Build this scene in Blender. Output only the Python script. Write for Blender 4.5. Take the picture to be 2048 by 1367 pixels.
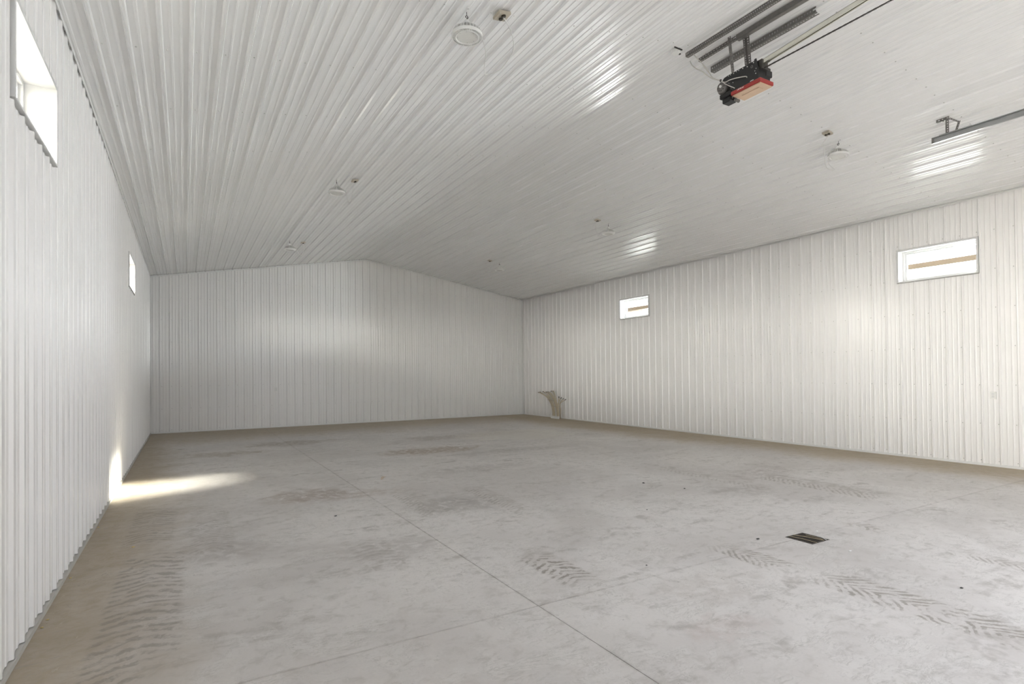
import bpy, bmesh, math, random
from mathutils import Vector, Matrix
random.seed(7)
for o in list(bpy.data.objects): bpy.data.objects.remove(o, do_unlink=True)
SC = bpy.context.scene; COL = SC.collection

# ------------------------------------------------------------------ room size (metres)
W, D, H, RZ = 11.648, 17.797, 4.228, 5.211       # width, back wall y, eave height, ridge height
XR = W / 2; SL = (RZ - H) / XR; Y0 = -0.45; T = 0.27   # ridge x, ceiling slope, front wall y, wall thickness
P = 0.2286                                        # rib pitch

# ------------------------------------------------------------------ camera
cam = bpy.data.cameras.new('camera'); co = bpy.data.objects.new('camera', cam); COL.objects.link(co)
cam.sensor_width = 36; cam.lens = 1123.2 / 2048 * 36; cam.shift_y = 48.95 / 2048; cam.clip_start = .05; cam.clip_end = 500
yaw, pit, rol = 0.5279, 0.0117, -0.0103
F = Vector((math.sin(yaw)*math.cos(pit), math.cos(yaw)*math.cos(pit), math.sin(pit)))
R_ = Vector((math.cos(yaw), -math.sin(yaw), 0)); U_ = R_.cross(F)
A = R_*math.cos(rol) + U_*math.sin(rol); U = -R_*math.sin(rol) + U_*math.cos(rol)
M = Matrix.Identity(4)
for i in range(3): M[i][0], M[i][1], M[i][2] = A[i], U[i], -F[i]
M[0][3], M[1][3], M[2][3] = 0.805, 0.0, 1.523
co.matrix_world = M; SC.camera = co

# ------------------------------------------------------------------ light
SC.view_settings.view_transform = 'Standard'; SC.view_settings.look = 'None'
SC.view_settings.gamma = 1; SC.view_settings.use_curve_mapping = False
SC.view_settings.exposure = 2.48
SC.cycles.use_adaptive_sampling = True; SC.cycles.adaptive_threshold = .02; SC.cycles.max_bounces = 8; SC.cycles.diffuse_bounces = 6; SC.cycles.glossy_bounces = 4; SC.cycles.transparent_max_bounces = 8
wd = bpy.data.worlds.new('sky'); SC.world = wd; wd.use_nodes = True
bg = wd.node_tree.nodes['Background']; bg.inputs[0].default_value = (0.90, 0.94, 1.0, 1); bg.inputs[1].default_value = 0.70
sun = bpy.data.lights.new('sun', 'SUN'); sun.energy = 9; sun.angle = math.radians(3.2); sun.color = (1, .93, .80)
so = bpy.data.objects.new('sun', sun); COL.objects.link(so); so.location = (40, 20, 20)
so.rotation_euler = Vector((-11.65, -2.68, -3.25)).to_track_quat('-Z', 'Y').to_euler()
def area(name, loc, direction, sx, sy, energy, color=(1, 1, 1), portal=False):
    l = bpy.data.lights.new(name, 'AREA'); l.shape = 'RECTANGLE'; l.size = sx; l.size_y = sy; l.energy = energy; l.color = color
    l.cycles.is_portal = portal
    o = bpy.data.objects.new(name, l); COL.objects.link(o); o.location = loc
    o.rotation_euler = Vector(direction).to_track_quat('-Z', 'Y').to_euler(); return o
# added lamp standing in for the sunlit white building to the left
area('added_neighbour_lamp', (-4.5, 12.0, 3.83), (1, 0, 0), 24, 1.08, 2350, (1, .93, .84))
area('added_neighbour_lamp', (23.85, 12.0, 2.6), (-1, 0, 0), 24, 4.9, 12500, (.94, .965, 1))  # added fill lamp before the right-hand building, brightens the room through its windows
# daylight through the real openings
area('door_portal', (6.0, Y0 - T - .02, 1.85), (0, 1, 0), 6.1, 3.7, 1, portal=True)
WIN = [(3.92, 5.10), (11.20, 12.38)]; WZ = (3.03, 3.60)
for a, b in WIN:
    area('window_portal', (-T - .03, (a+b)/2, 3.315), (1, 0, 0), 1.15, .55, 1, portal=True)
    area('window_portal', (W + T + .03, (a+b)/2, 3.315), (-1, 0, 0), 1.15, .55, 1, portal=True)

# ------------------------------------------------------------------ node helper
class E:
    """shader-node expression"""
    nt = None
    def __init__(s, sock): s.s = sock
    @staticmethod
    def m(op, *a, clamp=False):
        n = E.nt.nodes.new('ShaderNodeMath'); n.operation = op; n.use_clamp = clamp
        for i, v in enumerate(a):
            if isinstance(v, E): E.nt.links.new(v.s, n.inputs[i])
            else: n.inputs[i].default_value = v
        return E(n.outputs[0])
    def __add__(s, o): return E.m('ADD', s, o)
    __radd__ = __add__
    def __sub__(s, o): return E.m('SUBTRACT', s, o)
    def __rsub__(s, o): return E.m('SUBTRACT', o, s)
    def __mul__(s, o): return E.m('MULTIPLY', s, o)
    __rmul__ = __mul__
    def __truediv__(s, o): return E.m('DIVIDE', s, o)
def sstep(v, a, b):                                  # smoothstep; a > b gives the falling edge
    n = E.nt.nodes.new('ShaderNodeMapRange'); n.interpolation_type = 'SMOOTHSTEP'
    E.nt.links.new(v.s, n.inputs[0])
    if a < b: n.inputs[1].default_value, n.inputs[2].default_value, n.inputs[3].default_value, n.inputs[4].default_value = a, b, 0, 1
    else: n.inputs[1].default_value, n.inputs[2].default_value, n.inputs[3].default_value, n.inputs[4].default_value = b, a, 1, 0
    return E(n.outputs[0])
def vec(x, y, z=0):
    n = E.nt.nodes.new('ShaderNodeCombineXYZ')
    for i, v in enumerate((x, y, z)):
        if isinstance(v, E): E.nt.links.new(v.s, n.inputs[i])
        else: n.inputs[i].default_value = v
    return n.outputs[0]
def noise(v, scale, detail=4, rough=.55, dist=0, out=0):
    n = E.nt.nodes.new('ShaderNodeTexNoise'); E.nt.links.new(v, n.inputs['Vector'])
    n.inputs['Scale'].default_value = scale; n.inputs['Detail'].default_value = detail
    n.inputs['Roughness'].default_value = rough; n.inputs['Distortion'].default_value = dist
    return E(n.outputs[out])
def mix(f, a, b):
    n = E.nt.nodes.new('ShaderNodeMix'); n.data_type = 'RGBA'
    for sock, v in ((n.inputs[0], f), (n.inputs[6], a), (n.inputs[7], b)):
        if isinstance(v, E): E.nt.links.new(v.s, sock)
        elif isinstance(v, tuple): sock.default_value = (*v, 1)
        else: sock.default_value = v
    return E(n.outputs[2])
def mat(name, color=(.8, .8, .8), rough=.5, metal=0, spec=.5, nz=0, nscale=40):
    m = bpy.data.materials.new(name); m.use_nodes = True; nt = m.node_tree; b = nt.nodes['Principled BSDF']
    b.inputs['Base Color'].default_value = (*color, 1); b.inputs['Roughness'].default_value = rough
    b.inputs['Metallic'].default_value = metal; b.inputs['Specular IOR Level'].default_value = spec
    if nz:
        E.nt = nt; tc = nt.nodes.new('ShaderNodeTexCoord'); f = noise(tc.outputs['Object'], nscale, 3)
        c = mix(f, tuple(min(1, v*(1-nz)) for v in color), tuple(min(1, v*(1+nz)) for v in color))
        nt.links.new(c.s, b.inputs['Base Color'])
    return m
LINER = mat('white_steel_liner', (.885, .875, .868), .27, spec=.55, nz=.015, nscale=3)
CEILM = mat('white_steel_ceiling', (.90, .90, .90), .20, spec=.6, nz=.015, nscale=3)
TRIM = mat('white_trim', (.80, .80, .79), .35, nz=.01)
GREYT = mat('dusty_base_trim', (.55, .54, .51), .5, nz=.08, nscale=8)
SCREW = mat('screw_paint', (.52, .52, .50), .4, nz=.2, nscale=60)
VINYL = mat('white_vinyl', (.70, .70, .70), .3, nz=.01)
GALV = mat('galvanised_steel', (.22, .21, .20), .42, metal=.55, nz=.25, nscale=25)
TRACKM = mat('galvanised_track', (.42, .43, .43), .3, metal=.8, nz=.12, nscale=12)
CHROME = mat('bright_zinc_rail', (.75, .74, .66), .22, metal=.9, nz=.05)
BLACK = mat('black_paint', (.018, .018, .018), .45, nz=.3, nscale=30)
DARKST = mat('dark_steel', (.07, .065, .06), .4, metal=.5, nz=.2)
MOTOR = mat('motor_grey', (.20, .19, .18), .3, metal=.6, nz=.25, nscale=30)
RED = mat('red_plastic', (.36, .035, .03), .35, nz=.1)
LENSM = mat('amber_lens', (.62, .44, .30), .3, nz=.12, nscale=12)
WHITE = mat('white_enamel', (.78, .78, .76), .35, nz=.02)
LAMPL = mat('unlit_lens', (.80, .80, .77), .25, nz=.02)
CORD = mat('white_cord', (.70, .70, .68), .45, nz=.03)
WIREG = mat('grey_cable', (.62, .60, .56), .45, nz=.08)
BROWNP = mat('tan_cover_plate', (.50, .45, .37), .4, metal=.2, nz=.15)
RECP = mat('dark_receptacle', (.035, .03, .02), .5, nz=.2)
PEX = mat('beige_pex', (.60, .53, .40), .35, nz=.1, nscale=8)
IRON = mat('cast_iron', (.06, .052, .045), .6, metal=.3, nz=.4, nscale=40)
STRAW = mat('straw', (.55, .46, .32), .7, nz=.2)
CRUMB = mat('yellow_crumb', (.62, .50, .22), .7, nz=.2)
CHIPB = mat('black_chip', (.03, .03, .03), .6, nz=.2)
CHIPW = mat('white_chip', (.8, .8, .78), .6, nz=.05)
LEAF = mat('dry_leaf', (.55, .46, .37), .6, nz=.2)
SHELL = mat('framing_shell', (.45, .44, .42), .8, nz=.05)
SIDING = mat('neighbour_siding', (.82, .82, .80), .6, nz=.02)
ROOFM = mat('neighbour_roof', (.25, .26, .28), .5, nz=.03)
TAN = mat('tan_fascia', (.045, .028, .012), .6, nz=.15, nscale=6)
GROUND = mat('pale_gravel', (.50, .48, .45), .9, nz=.15, nscale=2)

def glass_mat():
    m = bpy.data.materials.new('window_glass'); m.use_nodes = True; nt = m.node_tree; nt.nodes.clear()
    o = nt.nodes.new('ShaderNodeOutputMaterial'); t = nt.nodes.new('ShaderNodeBsdfTransparent'); g = nt.nodes.new('ShaderNodeBsdfGlossy')
    t.inputs[0].default_value = (.95, .97, .96, 1); g.inputs['Roughness'].default_value = .02
    f = nt.nodes.new('ShaderNodeFresnel'); f.inputs[0].default_value = 1.3; x = nt.nodes.new('ShaderNodeMixShader')
    gm = nt.nodes.new('ShaderNodeNewGeometry'); E.nt = nt; ff = E(f.outputs[0]) * (1.0 - E(gm.outputs['Backfacing'])); nt.links.new(ff.s, x.inputs[0]); nt.links.new(t.outputs[0], x.inputs[1]); nt.links.new(g.outputs[0], x.inputs[2]); nt.links.new(x.outputs[0], o.inputs[0])
    return m
GLASS = glass_mat()

# ------------------------------------------------------------------ concrete
def concrete(xa, xb, ya_, yb_):
    '''one slab's concrete: only the stains and prints that lie on this slab are built into its nodes'''
    m = bpy.data.materials.new('stained_concrete'); m.use_nodes = True; nt = m.node_tree; E.nt = nt
    b = nt.nodes['Principled BSDF']; g = nt.nodes.new('ShaderNodeNewGeometry')
    pos = g.outputs['Position']; sp = nt.nodes.new('ShaderNodeSeparateXYZ'); nt.links.new(pos, sp.inputs[0])
    x, y = E(sp.outputs[0]), E(sp.outputs[1])
    n1 = noise(pos, .55, 3, .6, .6); n2 = noise(pos, 2.2, 4, .62, 1.2); n3 = noise(pos, 9, 4, .65, .5); n4 = noise(pos, 60, 2)
    # pale trowelled grey with cloudy mottling
    c = mix(sstep(n1, .36, .64), (.58, .55, .535), (.71, .68, .665))
    c = mix(sstep(n2, .40, .66) * .40, c, (.71, .69, .67))
    c = mix(sstep(n3, .48, .74) * .45, c, (.42, .395, .37))
    # swirled trowel marks
    wv = noise(vec(x + n2 * 1.6, y * 2.2 + n1 * 2.5), 3.0, 4, .7, 1.5)
    c = mix(sstep(E.m('ABSOLUTE', wv - .5), .035, .0) * sstep(n2, .42, .6) * .45, c, (.36, .34, .325))
    # smears
    sm = noise(vec(x * .8 + y * .25, y * 2.1 - x * .3), 1.7, 4, .62, .8)
    c = mix(sstep(sm, .52, .70) * sstep(n3, .36, .6) * .6, c, (.38, .355, .335))
    # brown patches and scuffs with a place of their own
    for (px, py, rx, ry, col, k) in ((5.0, 10.5, 1.2, .55, (0.312, 0.240, 0.176), .75), (2.2, 7.5, .65, .42, (0.299, 0.234, 0.195), .6), (2.6, 7.2, .9, .3, (0.364, 0.299, 0.260), .5),
                               (3.5, 6.0, .7, .45, (0.286, 0.267, 0.254), .6), (2.35, 4.8, .5, .35, (0.351, 0.325, 0.312), .4), (1.4, 12.3, .9, .5, (0.286, 0.234, 0.169), .6),
                               (2.9, 13.4, 1.2, .5, (0.286, 0.240, 0.195), .6), (6.6, 12.5, 2.0, .5, (0.325, 0.273, 0.247), .5), (1.1, 5.5, .5, .3, (0.377, 0.345, 0.325), .45),
                               (3.6, 2.3, .30, .22, (0.494, 0.403, 0.377), .35), (4.0, 2.7, .5, .3, (0.468, 0.429, 0.403), .35), (6.9, 4.7, .5, .35, (0.338, 0.312, 0.299), .4),
                               (8.3, 5.4, .8, .5, (0.351, 0.312, 0.299), .5), (4.8, 8.1, 1.2, .35, (0.364, 0.338, 0.325), .4), (6.5, 9.6, 1.5, .35, (0.351, 0.325, 0.312), .4)):
        if px + rx*1.8 < xa or px - rx*1.8 > xb or py + ry*1.8 < ya_ or py - ry*1.8 > yb_: continue
        dx = (x - px) / rx; dy = (y - py) / ry; r = dx*dx + dy*dy + (n2 - .5) * 3.2 + (n3 - .5) * 2.0
        c = mix(sstep(r, 1.15, .15) * k * sstep(n3, .30, .56), c, col)
    # pale scraped patch
    if xb > 6 and yb_ > 10:
      dx = (x - 7.9) / 1.5; dy = (y - 12.0) / 1.1; c = mix(sstep(dx*dx + dy*dy + (n2 - .5) * 3, 1.2, .6) * .55, c, (.72, .69, .64))
    # tan dust that gathers along the walls
    wob = (n1 - .5) * 1.5 + (n2 - .5) * .8
    dL = sstep(x + wob * .55, 1.05, .10); dR = sstep(x + wob + (D - y) * -.05, 9.0, 10.7); dB = sstep(y - x * .05 + wob * 2, 13.6, 16.6)
    dust = E.m('MAXIMUM', E.m('MAXIMUM', dL * .95, dR * 1.1), dB * .9)
    dust2 = dust * (.95 + (n3 - .5) * .8)
    c = mix(E.m('MINIMUM', dust2, 1.0), c, mix(n2, (.36, .30, .215), (.52, .445, .34)))
    # tyre prints: rows of chevrons pressed in dirt
    tot = None
    for (x0, w, ya, yb, p, k, kx) in ((4.85, .20, 1.0, 2.55, .085, .85, 1.1), (4.80, .16, 2.6, 3.45, .07, .8, 1.2), (6.34, .13, 1.2, 2.35, .06, .55, .9), (6.5, .13, 2.75, 3.25, .08, .7, .7),
                                      (8.02, .30, 3.5, 5.3, .075, .6, .8), (7.3, .18, 4.6, 6.6, .075, .35, .8), (3.30, .17, 3.2, 4.1, .075, 1.0, .6), (4.05, .16, 5.2, 6.9, .07, .55, .8),
                                      (.54, .24, 3.2, 5.9, .105, .62, .45), (.50, .22, 6.0, 7.8, .09, .5, .55), (1.0, .2, 5.4, 7.4, .08, .35, .8), (3.2, .2, 5.6, 7.1, .08, .4, .9), (2.2, .2, 4.2, 5.4, .09, .3, .5)):
        if x0 + w*1.5 < xa or x0 - w*1.5 > xb or yb < ya_ or ya > yb_: continue
        u = x - x0 - (y - ya) * .02 + (n1 - .5) * .10; au = E.m('ABSOLUTE', u)
        ph = (y + au * kx) * (1 / p) + (n2 - .5) * 2.6 + (n1 - .5) * 3
        st = sstep(E.m('ABSOLUTE', E.m('FRACT', ph) - .5), .30, .16)
        if kx == 0:      # blocky lugs
            st = st * sstep(E.m('ABSOLUTE', E.m('FRACT', u * (1 / .075)) - .5), .14, .26)
        band = sstep(au, w * 1.02, w * .8) * sstep(y, ya, ya + .25) * sstep(y, yb, yb - .3)
        v = st * band * sstep(n3, .36, .56) * sstep(n2, .30, .46) * k
        c = mix(band * (k * .18), c, (.40, .37, .34))
        tot = v if tot is None else E.m('MAXIMUM', tot, v)
    if tot is None: tot = n4 * 0.0
    c = mix(tot * .9, c, (.26, .23, .20))
    # small dark specks
    sk = noise(pos, 38, 1); c = mix(sstep(sk, .78, .83) * .6, c, (.15, .14, .13))
    hair = noise(vec(x * 1.3, y * 1.3), 5.5, 1, .5, 2.5)
    c = mix(sstep(E.m('ABSOLUTE', hair - .5), .008, .0) * sstep(n1, .5, .6) * .5, c, (.22, .20, .19))
    c = mix(sstep(n4, .3, .75) * .12, c, (.42, .41, .40))
    for a, k in ((E.m('ABSOLUTE', x - 2.80), .25), (E.m('ABSOLUTE', y - 3.11), .25)):
        c = mix(sstep(a, .022, .003) * sstep(n3, .30, .62) * k, c, (.25, .23, .21))
    sc1 = noise(vec(x * 5 + y * 1.5, y * 17 - x * 4), 1.6, 3, .7, .4); sc2 = noise(vec(x * 16 - y * 3, y * 5 + x * 2), 1.5, 3, .7, .4)
    c = mix(sstep(sc1, .55, .72) * sstep(n2, .40, .55) * .38, c, (.36, .335, .315))
    c = mix(sstep(sc2, .57, .74) * sstep(n1, .45, .60) * .30, c, (.38, .355, .34))
    c = mix(sstep(sc2, .42, .28) * sstep(n3, .45, .65) * .30, c, (.78, .76, .74))
    nt.links.new(c.s, b.inputs['Base Color'])
    rr = E.m('MINIMUM', dust * .25 + n3 * .2 + .42, 1.0); nt.links.new(rr.s, b.inputs['Roughness']); b.inputs['Specular IOR Level'].default_value = .35
    bp = nt.nodes.new('ShaderNodeBump'); bp.inputs['Strength'].default_value = .12; bp.inputs['Distance'].default_value = .004
    nt.links.new((n3 * .7 + n4 * .3 + tot * .5).s, bp.inputs['Height']); nt.links.new(bp.outputs[0], b.inputs['Normal'])
    return m

# ------------------------------------------------------------------ mesh helpers
def obj(name, bm, m, parent=None, smooth=False, loc=None):
    me = bpy.data.meshes.new(name); bm.normal_update(); bm.to_mesh(me); bm.free()
    for x in (m if isinstance(m, (list, tuple)) else [m]): me.materials.append(x)
    if smooth:
        for p in me.polygons: p.use_smooth = True
    o = bpy.data.objects.new(name, me); COL.objects.link(o)
    if parent: o.parent = parent
    if loc: o.location = loc
    return o
def struct(name, bm, m, parent=None, **k):
    o = obj(name, bm, m, parent, **k)
    if not parent: o['kind'] = 'structure'
    return o
def empty(name, loc=(0, 0, 0), rz=0, size=.1):
    o = bpy.data.objects.new(name, None); COL.objects.link(o); o.location = loc; o.rotation_euler[2] = rz; o.empty_display_size = size; return o
def tag(o, label, cat, group=None):
    o['label'] = label; o['category'] = cat
    if group: o['group'] = group
    return o
def thing(name, loc, label, cat, group=None, rz=0): return tag(empty(name, loc, rz), label, cat, group)
def box(bm, x0, x1, y0, y1, z0, z1, mi=0):
    v = [bm.verts.new((x, y, z)) for x in (x0, x1) for y in (y0, y1) for z in (z0, z1)]
    for f in ((0, 1, 3, 2), (4, 6, 7, 5), (0, 4, 5, 1), (2, 3, 7, 6), (0, 2, 6, 4), (1, 5, 7, 3)):
        bm.faces.new([v[i] for i in f]).material_index = mi
def bbox(*a, bevel=0):
    bm = bmesh.new(); box(bm, *a)
    bmesh.ops.recalc_face_normals(bm, faces=bm.faces)
    if bevel: bmesh.ops.bevel(bm, geom=list(bm.edges), offset=bevel, segments=1, affect='EDGES')
    return bm
def frame_from(d):
    d = Vector(d).normalized(); a = Vector((0, 0, 1)) if abs(d.z) < .9 else Vector((1, 0, 0))
    s = d.cross(a).normalized(); return s, s.cross(d).normalized(), d
def tube(bm, pts, r, n=8, cap=True, mi=0):
    pts = [Vector(p) for p in pts]; rings = []
    rs = r if isinstance(r, (list, tuple)) else [r]*len(pts)
    s = None
    for i, p in enumerate(pts):
        d = (pts[min(i+1, len(pts)-1)] - pts[max(i-1, 0)]).normalized()
        if s is None: s, t, _ = frame_from(d)
        else: s = (s - d*s.dot(d)).normalized(); t = s.cross(d)
        t = d.cross(s)
        rings.append([bm.verts.new(p + (s*math.cos(a) + t*math.sin(a))*rs[i]) for a in [2*math.pi*k/n for k in range(n)]])
    for a, b in zip(rings, rings[1:]):
        for k in range(n): bm.faces.new((a[k], a[(k+1) % n], b[(k+1) % n], b[k])).material_index = mi
    if cap:
        bm.faces.new(list(reversed(rings[0]))).material_index = mi; bm.faces.new(rings[-1]).material_index = mi
def sm(pts, k=6):                                # Catmull-Rom smoothing
    pts = [Vector(p) for p in pts]; q = [pts[0]] + pts + [pts[-1]]; out = []
    for i in range(1, len(q)-2):
        a, b, c, d = q[i-1:i+3]
        for j in range(k):
            t = j/k; out.append(.5*((2*b) + (c-a)*t + (2*a-5*b+4*c-d)*t*t + (3*b-a-3*c+d)*t**3))
    return out + [pts[-1]]
def lathe(bm, prof, c=(0, 0, 0), n=24, axis='z', mi=0, cap=True):
    rings = []
    for r, h in prof:
        ring = []
        for k in range(n):
            a = 2*math.pi*k/n; p = (r*math.cos(a), r*math.sin(a), h)
            if axis == 'y': p = (p[0], p[2], p[1])
            if axis == 'x': p = (p[2], p[0], p[1])
            ring.append(bm.verts.new((p[0]+c[0], p[1]+c[1], p[2]+c[2])))
        rings.append(ring)
    for a, b in zip(rings, rings[1:]):
        for k in range(n): bm.faces.new((a[k], a[(k+1) % n], b[(k+1) % n], b[k])).material_index = mi
    if cap: bm.faces.new(rings[0]); bm.faces.new(rings[-1])
    bmesh.ops.recalc_face_normals(bm, faces=bm.faces)

# ------------------------------------------------------------------ shell: slabs behind the liner
def shell_x(name, xa, xb, holes):
    bm = bmesh.new(); ys = [Y0 - T]
    for a, b in holes:
        box(bm, xa, xb, ys[-1], a, -.2, 4.6); box(bm, xa, xb, a, b, -.2, WZ[0]); box(bm, xa, xb, a, b, WZ[1], 4.6); ys.append(b)
    box(bm, xa, xb, ys[-1], D + T, -.2, 4.6)
    return struct(name, bm, SHELL)
wall_left = shell_x('wall_left', -T, -.004, WIN)
wall_right = shell_x('wall_right', W + .004, W + T, WIN)
bm = bmesh.new(); box(bm, -.004, W + .004, D + .004, D + T, -.2, 5.5); wall_back = struct('wall_back', bm, SHELL)
DX0, DX1, DZ = 2.95, 9.05, 3.72                   # overhead door opening in the front wall
bm = bmesh.new(); box(bm, -.004, DX0, Y0 - T, Y0 - .004, -.2, 5.5); box(bm, DX1, W + .004, Y0 - T, Y0 - .004, -.2, 5.5); box(bm, DX0, DX1, Y0 - T, Y0 - .004, DZ, 5.5)
wall_front = struct('wall_front', bm, SHELL)
bm = bmesh.new()
for xa, za, xb, zb in ((-T - .5, H - SL*(T + .5), XR, RZ), (XR, RZ, W + T + .5, H - SL*(T + .5))):
    v = [bm.verts.new((x, yy, z + dz)) for yy in (Y0 - T - .3, D + T + .3) for x, z in ((xa, za), (xb, zb)) for dz in (.03, .25)]
    for f in ((0, 1, 3, 2), (4, 6, 7, 5), (0, 4, 5, 1), (2, 3, 7, 6), (0, 2, 6, 4), (1, 5, 7, 3)): bm.faces.new([v[i] for i in f])
ceiling = struct('ceiling', bm, SHELL)

# ------------------------------------------------------------------ ribbed steel panels
def unit_profile():          # one pitch, rib centred on 0
    r = [(-.021, 0), (-.009, .019), (.009, .019), (.021, 0)]
    for c in (P/3 + .002, 2*P/3 - .002): r += [(c - .014, 0), (c - .006, .0048), (c + .006, .0048), (c + .014, 0)]
    return r
UP = unit_profile()
def profile(u0, u1, off):    # points between u0 and u1, ribs at off + k*P
    pts = []; k = math.floor((u0 - off) / P) - 1
    while off + k*P < u1 + P:
        pts += [(off + k*P + a, h) for a, h in UP]; k += 1
    def at(u):
        for (a, ha), (b, hb) in zip(pts, pts[1:]):
            if a <= u <= b: return ha + (hb-ha)*(u-a)/max(1e-9, b-a)
        return 0
    res = [(u0, at(u0))] + [p for p in pts if u0 + 1e-4 < p[0] < u1 - 1e-4] + [(u1, at(u1))]
    return res
LAP = .013
def make_panels(parent, total, off, place, v0, v1, mtl, holes=(), vtop=None):
    """place(u, v, h) -> xyz. holes: (ua, ub, va, vb)."""
    edges = [0.0]; k = 0
    lap = off
    while lap < .12: lap += P
    while lap < total - .05: edges.append(lap); lap += 4*P
    edges.append(total)
    for i, (a, b) in enumerate(zip(edges, edges[1:])):
        b2 = min(total, b + LAP) if i < len(edges)-2 else b
        pr = profile(a, b2, off); pts = []
        for u, h in pr: pts.append((u, h + (.0016 if u > b - .001 and i < len(edges)-2 else 0)))
        extra = sorted({e for hl in holes for e in hl[:2] if a < e < b2})
        for e in extra:
            for j in range(len(pts)-1):
                if pts[j][0] < e < pts[j+1][0]:
                    t = (e-pts[j][0])/(pts[j+1][0]-pts[j][0]); pts.insert(j+1, (e, pts[j][1]*(1-t)+pts[j+1][1]*t)); break
        bm = bmesh.new()
        tilt = random.uniform(-.0006, .0006)
        for (ua, ha), (ub, hb) in zip(pts, pts[1:]):
            mid = (ua+ub)/2; segs = [(v0, None)]
            cut = [hl for hl in holes if hl[0] <= mid <= hl[1]]
            spans = [(v0, cut[0][2]), (cut[0][3], None)] if cut else [(v0, None)]
            for s, e in spans:
                ea = e if e is not None else (vtop(ua) if vtop else v1); eb = e if e is not None else (vtop(ub) if vtop else v1)
                q = [place(ua, s, ha), place(ub, s, hb), place(ub, eb, hb + tilt), place(ua, ea, ha + tilt)]
                bm.faces.new([bm.verts.new(w) for w in q])
        bmesh.ops.remove_doubles(bm, verts=bm.verts, dist=1e-5)
        obj('panel', bm, mtl, parent)
def make_screws(parent, spots, place, nrm):
    bm = bmesh.new(); n = Vector(nrm).normalized(); s, t, _ = frame_from(n)
    for p in spots:
        p = Vector(p); a = random.random()
        lo = [bm.verts.new(p + (s*math.cos(a+k*math.pi/3)+t*math.sin(a+k*math.pi/3))*.0080) for k in range(6)]
        hi = [bm.verts.new(p + n*.006 + (s*math.cos(a+k*math.pi/3)+t*math.sin(a+k*math.pi/3))*.0050) for k in range(6)]
        for k in range(6): bm.faces.new((lo[k], lo[(k+1) % 6], hi[(k+1) % 6], hi[k]))
        bm.faces.new(hi)
    o = obj('screws', bm, SCREW, parent); o['kind'] = 'stuff'; return o
zrows = [.045 + .61*k for k in range(7)]; zrows = [.08, .655, 1.26, 1.865, 2.46, 3.065, 3.67]
holes = [(a - Y0 - .008, b - Y0 + .008, WZ[0] - .014, WZ[1] + .008) for a, b in WIN]
LY = D - Y0
offL = (3.93 - Y0) % P; offR = (3.455 - Y0) % P; offB = .235; offC = .19
BASE = .035
make_panels(wall_left, LY, offL, lambda u, v, h: (h, Y0 + u, v), BASE, H + .02, LINER, holes)
make_panels(wall_right, LY, offR, lambda u, v, h: (W - h, Y0 + u, v), BASE, H + .02, LINER, holes)
gz = lambda x: (H + SL*x if x < XR else H + SL*(W - x)) + .02
make_panels(wall_back, W, offB, lambda u, v, h: (u, D - h, v), BASE, 0, LINER, vtop=gz)
make_panels(wall_front, W, offB, lambda u, v, h: (u, Y0 + h, v), BASE, 0, LINER, holes=[(DX0, DX1, BASE, DZ)], vtop=gz)
cs = math.hypot(1, SL)
SLEN = XR * cs
def plL(u, v, h): return (u/cs + h*SL/cs, v, H + SL*u/cs - h/cs)
def plR(u, v, h): return (W - u/cs - h*SL/cs, v, H + SL*u/cs - h/cs)
make_panels(ceiling, SLEN, offC*cs, plL, Y0, D, CEILM)
make_panels(ceiling, SLEN, .20, plR, Y0, D, CEILM)
def clear(y, z): return not any(a - .02 < y < b + .02 and WZ[0] - .02 < z < WZ[1] + .02 for a, b in WIN)
ribs = lambda off, tot: [off + k*P for k in range(int((tot-off)/P)+1)]
jit = lambda: random.uniform(-.006, .006)
make_screws(wall_left, [(.001, Y0+u+.036+jit(), z+jit()) for u in ribs(offL, LY-.1) for z in zrows if clear(Y0+u+.036, z)], None, (1, 0, 0))
make_screws(wall_right, [(W-.001, Y0+u+.036+jit(), z+jit()) for u in ribs(offR, LY-.1) for z in zrows if clear(Y0+u+.036, z)], None, (-1, 0, 0))
make_screws(wall_back, [(u+.036+jit(), D-.001, z+jit()) for u in ribs(offB, W-.1) for z in zrows+[4.22]], None, (0, -1, 0))
yrows = [5.64 + 1.235*k for k in range(-4, 10)]
make_screws(ceiling, [plL(u*cs+.036+jit(), y+jit(), .0005) for u in ribs(offC, XR-.1) for y in yrows], None, (SL, 0, -1))
make_screws(ceiling, [plR(u+.036+jit(), y+jit(), .0005) for u in ribs(.20, SLEN-.1) for y in yrows], None, (-SL, 0, -1))

# ------------------------------------------------------------------ trims
def trim(name, bm, m): o = struct(name, bm, m); return o
bm = bmesh.new(); box(bm, .019, .023, Y0, D - .02, H - .034, H + .004)
trim('trim_1', bm, TRIM)
bm = bmesh.new(); box(bm, W - .024, W - .021, Y0, D - .02, H - .030, H + .004); box(bm, W - .05, W - .021, Y0, D - .02, H - .012, H - .008)
trim('trim_2', bm, TRIM)
bm = bmesh.new()
for xa, za, xb, zb in ((.02, H + SL*.02, XR, RZ), (XR, RZ, W - .02, H + SL*.02)):
    v = [bm.verts.new((x, yy, z + dz)) for yy in (D - .026, D - .021) for x, z in ((xa, za), (xb, zb)) for dz in (-.052, -.012)]
    for f in ((0, 1, 3, 2), (4, 6, 7, 5), (0, 4, 5, 1), (2, 3, 7, 6), (0, 2, 6, 4), (1, 5, 7, 3)): bm.faces.new([v[i] for i in f])
trim('trim_3', bm, TRIM)
bm = bmesh.new(); box(bm, .0, .026, D - .026, D - .021, .03, H - .02); box(bm, .021, .026, D - .026, D, .03, H - .02); trim('trim_4', bm, TRIM)
bm = bmesh.new(); box(bm, W - .04, W - .0, D - .028, D - .021, .03, H - .03); box(bm, W - .028, W - .021, D - .05, D, .03, H - .03); trim('trim_5', bm, TRIM)
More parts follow.
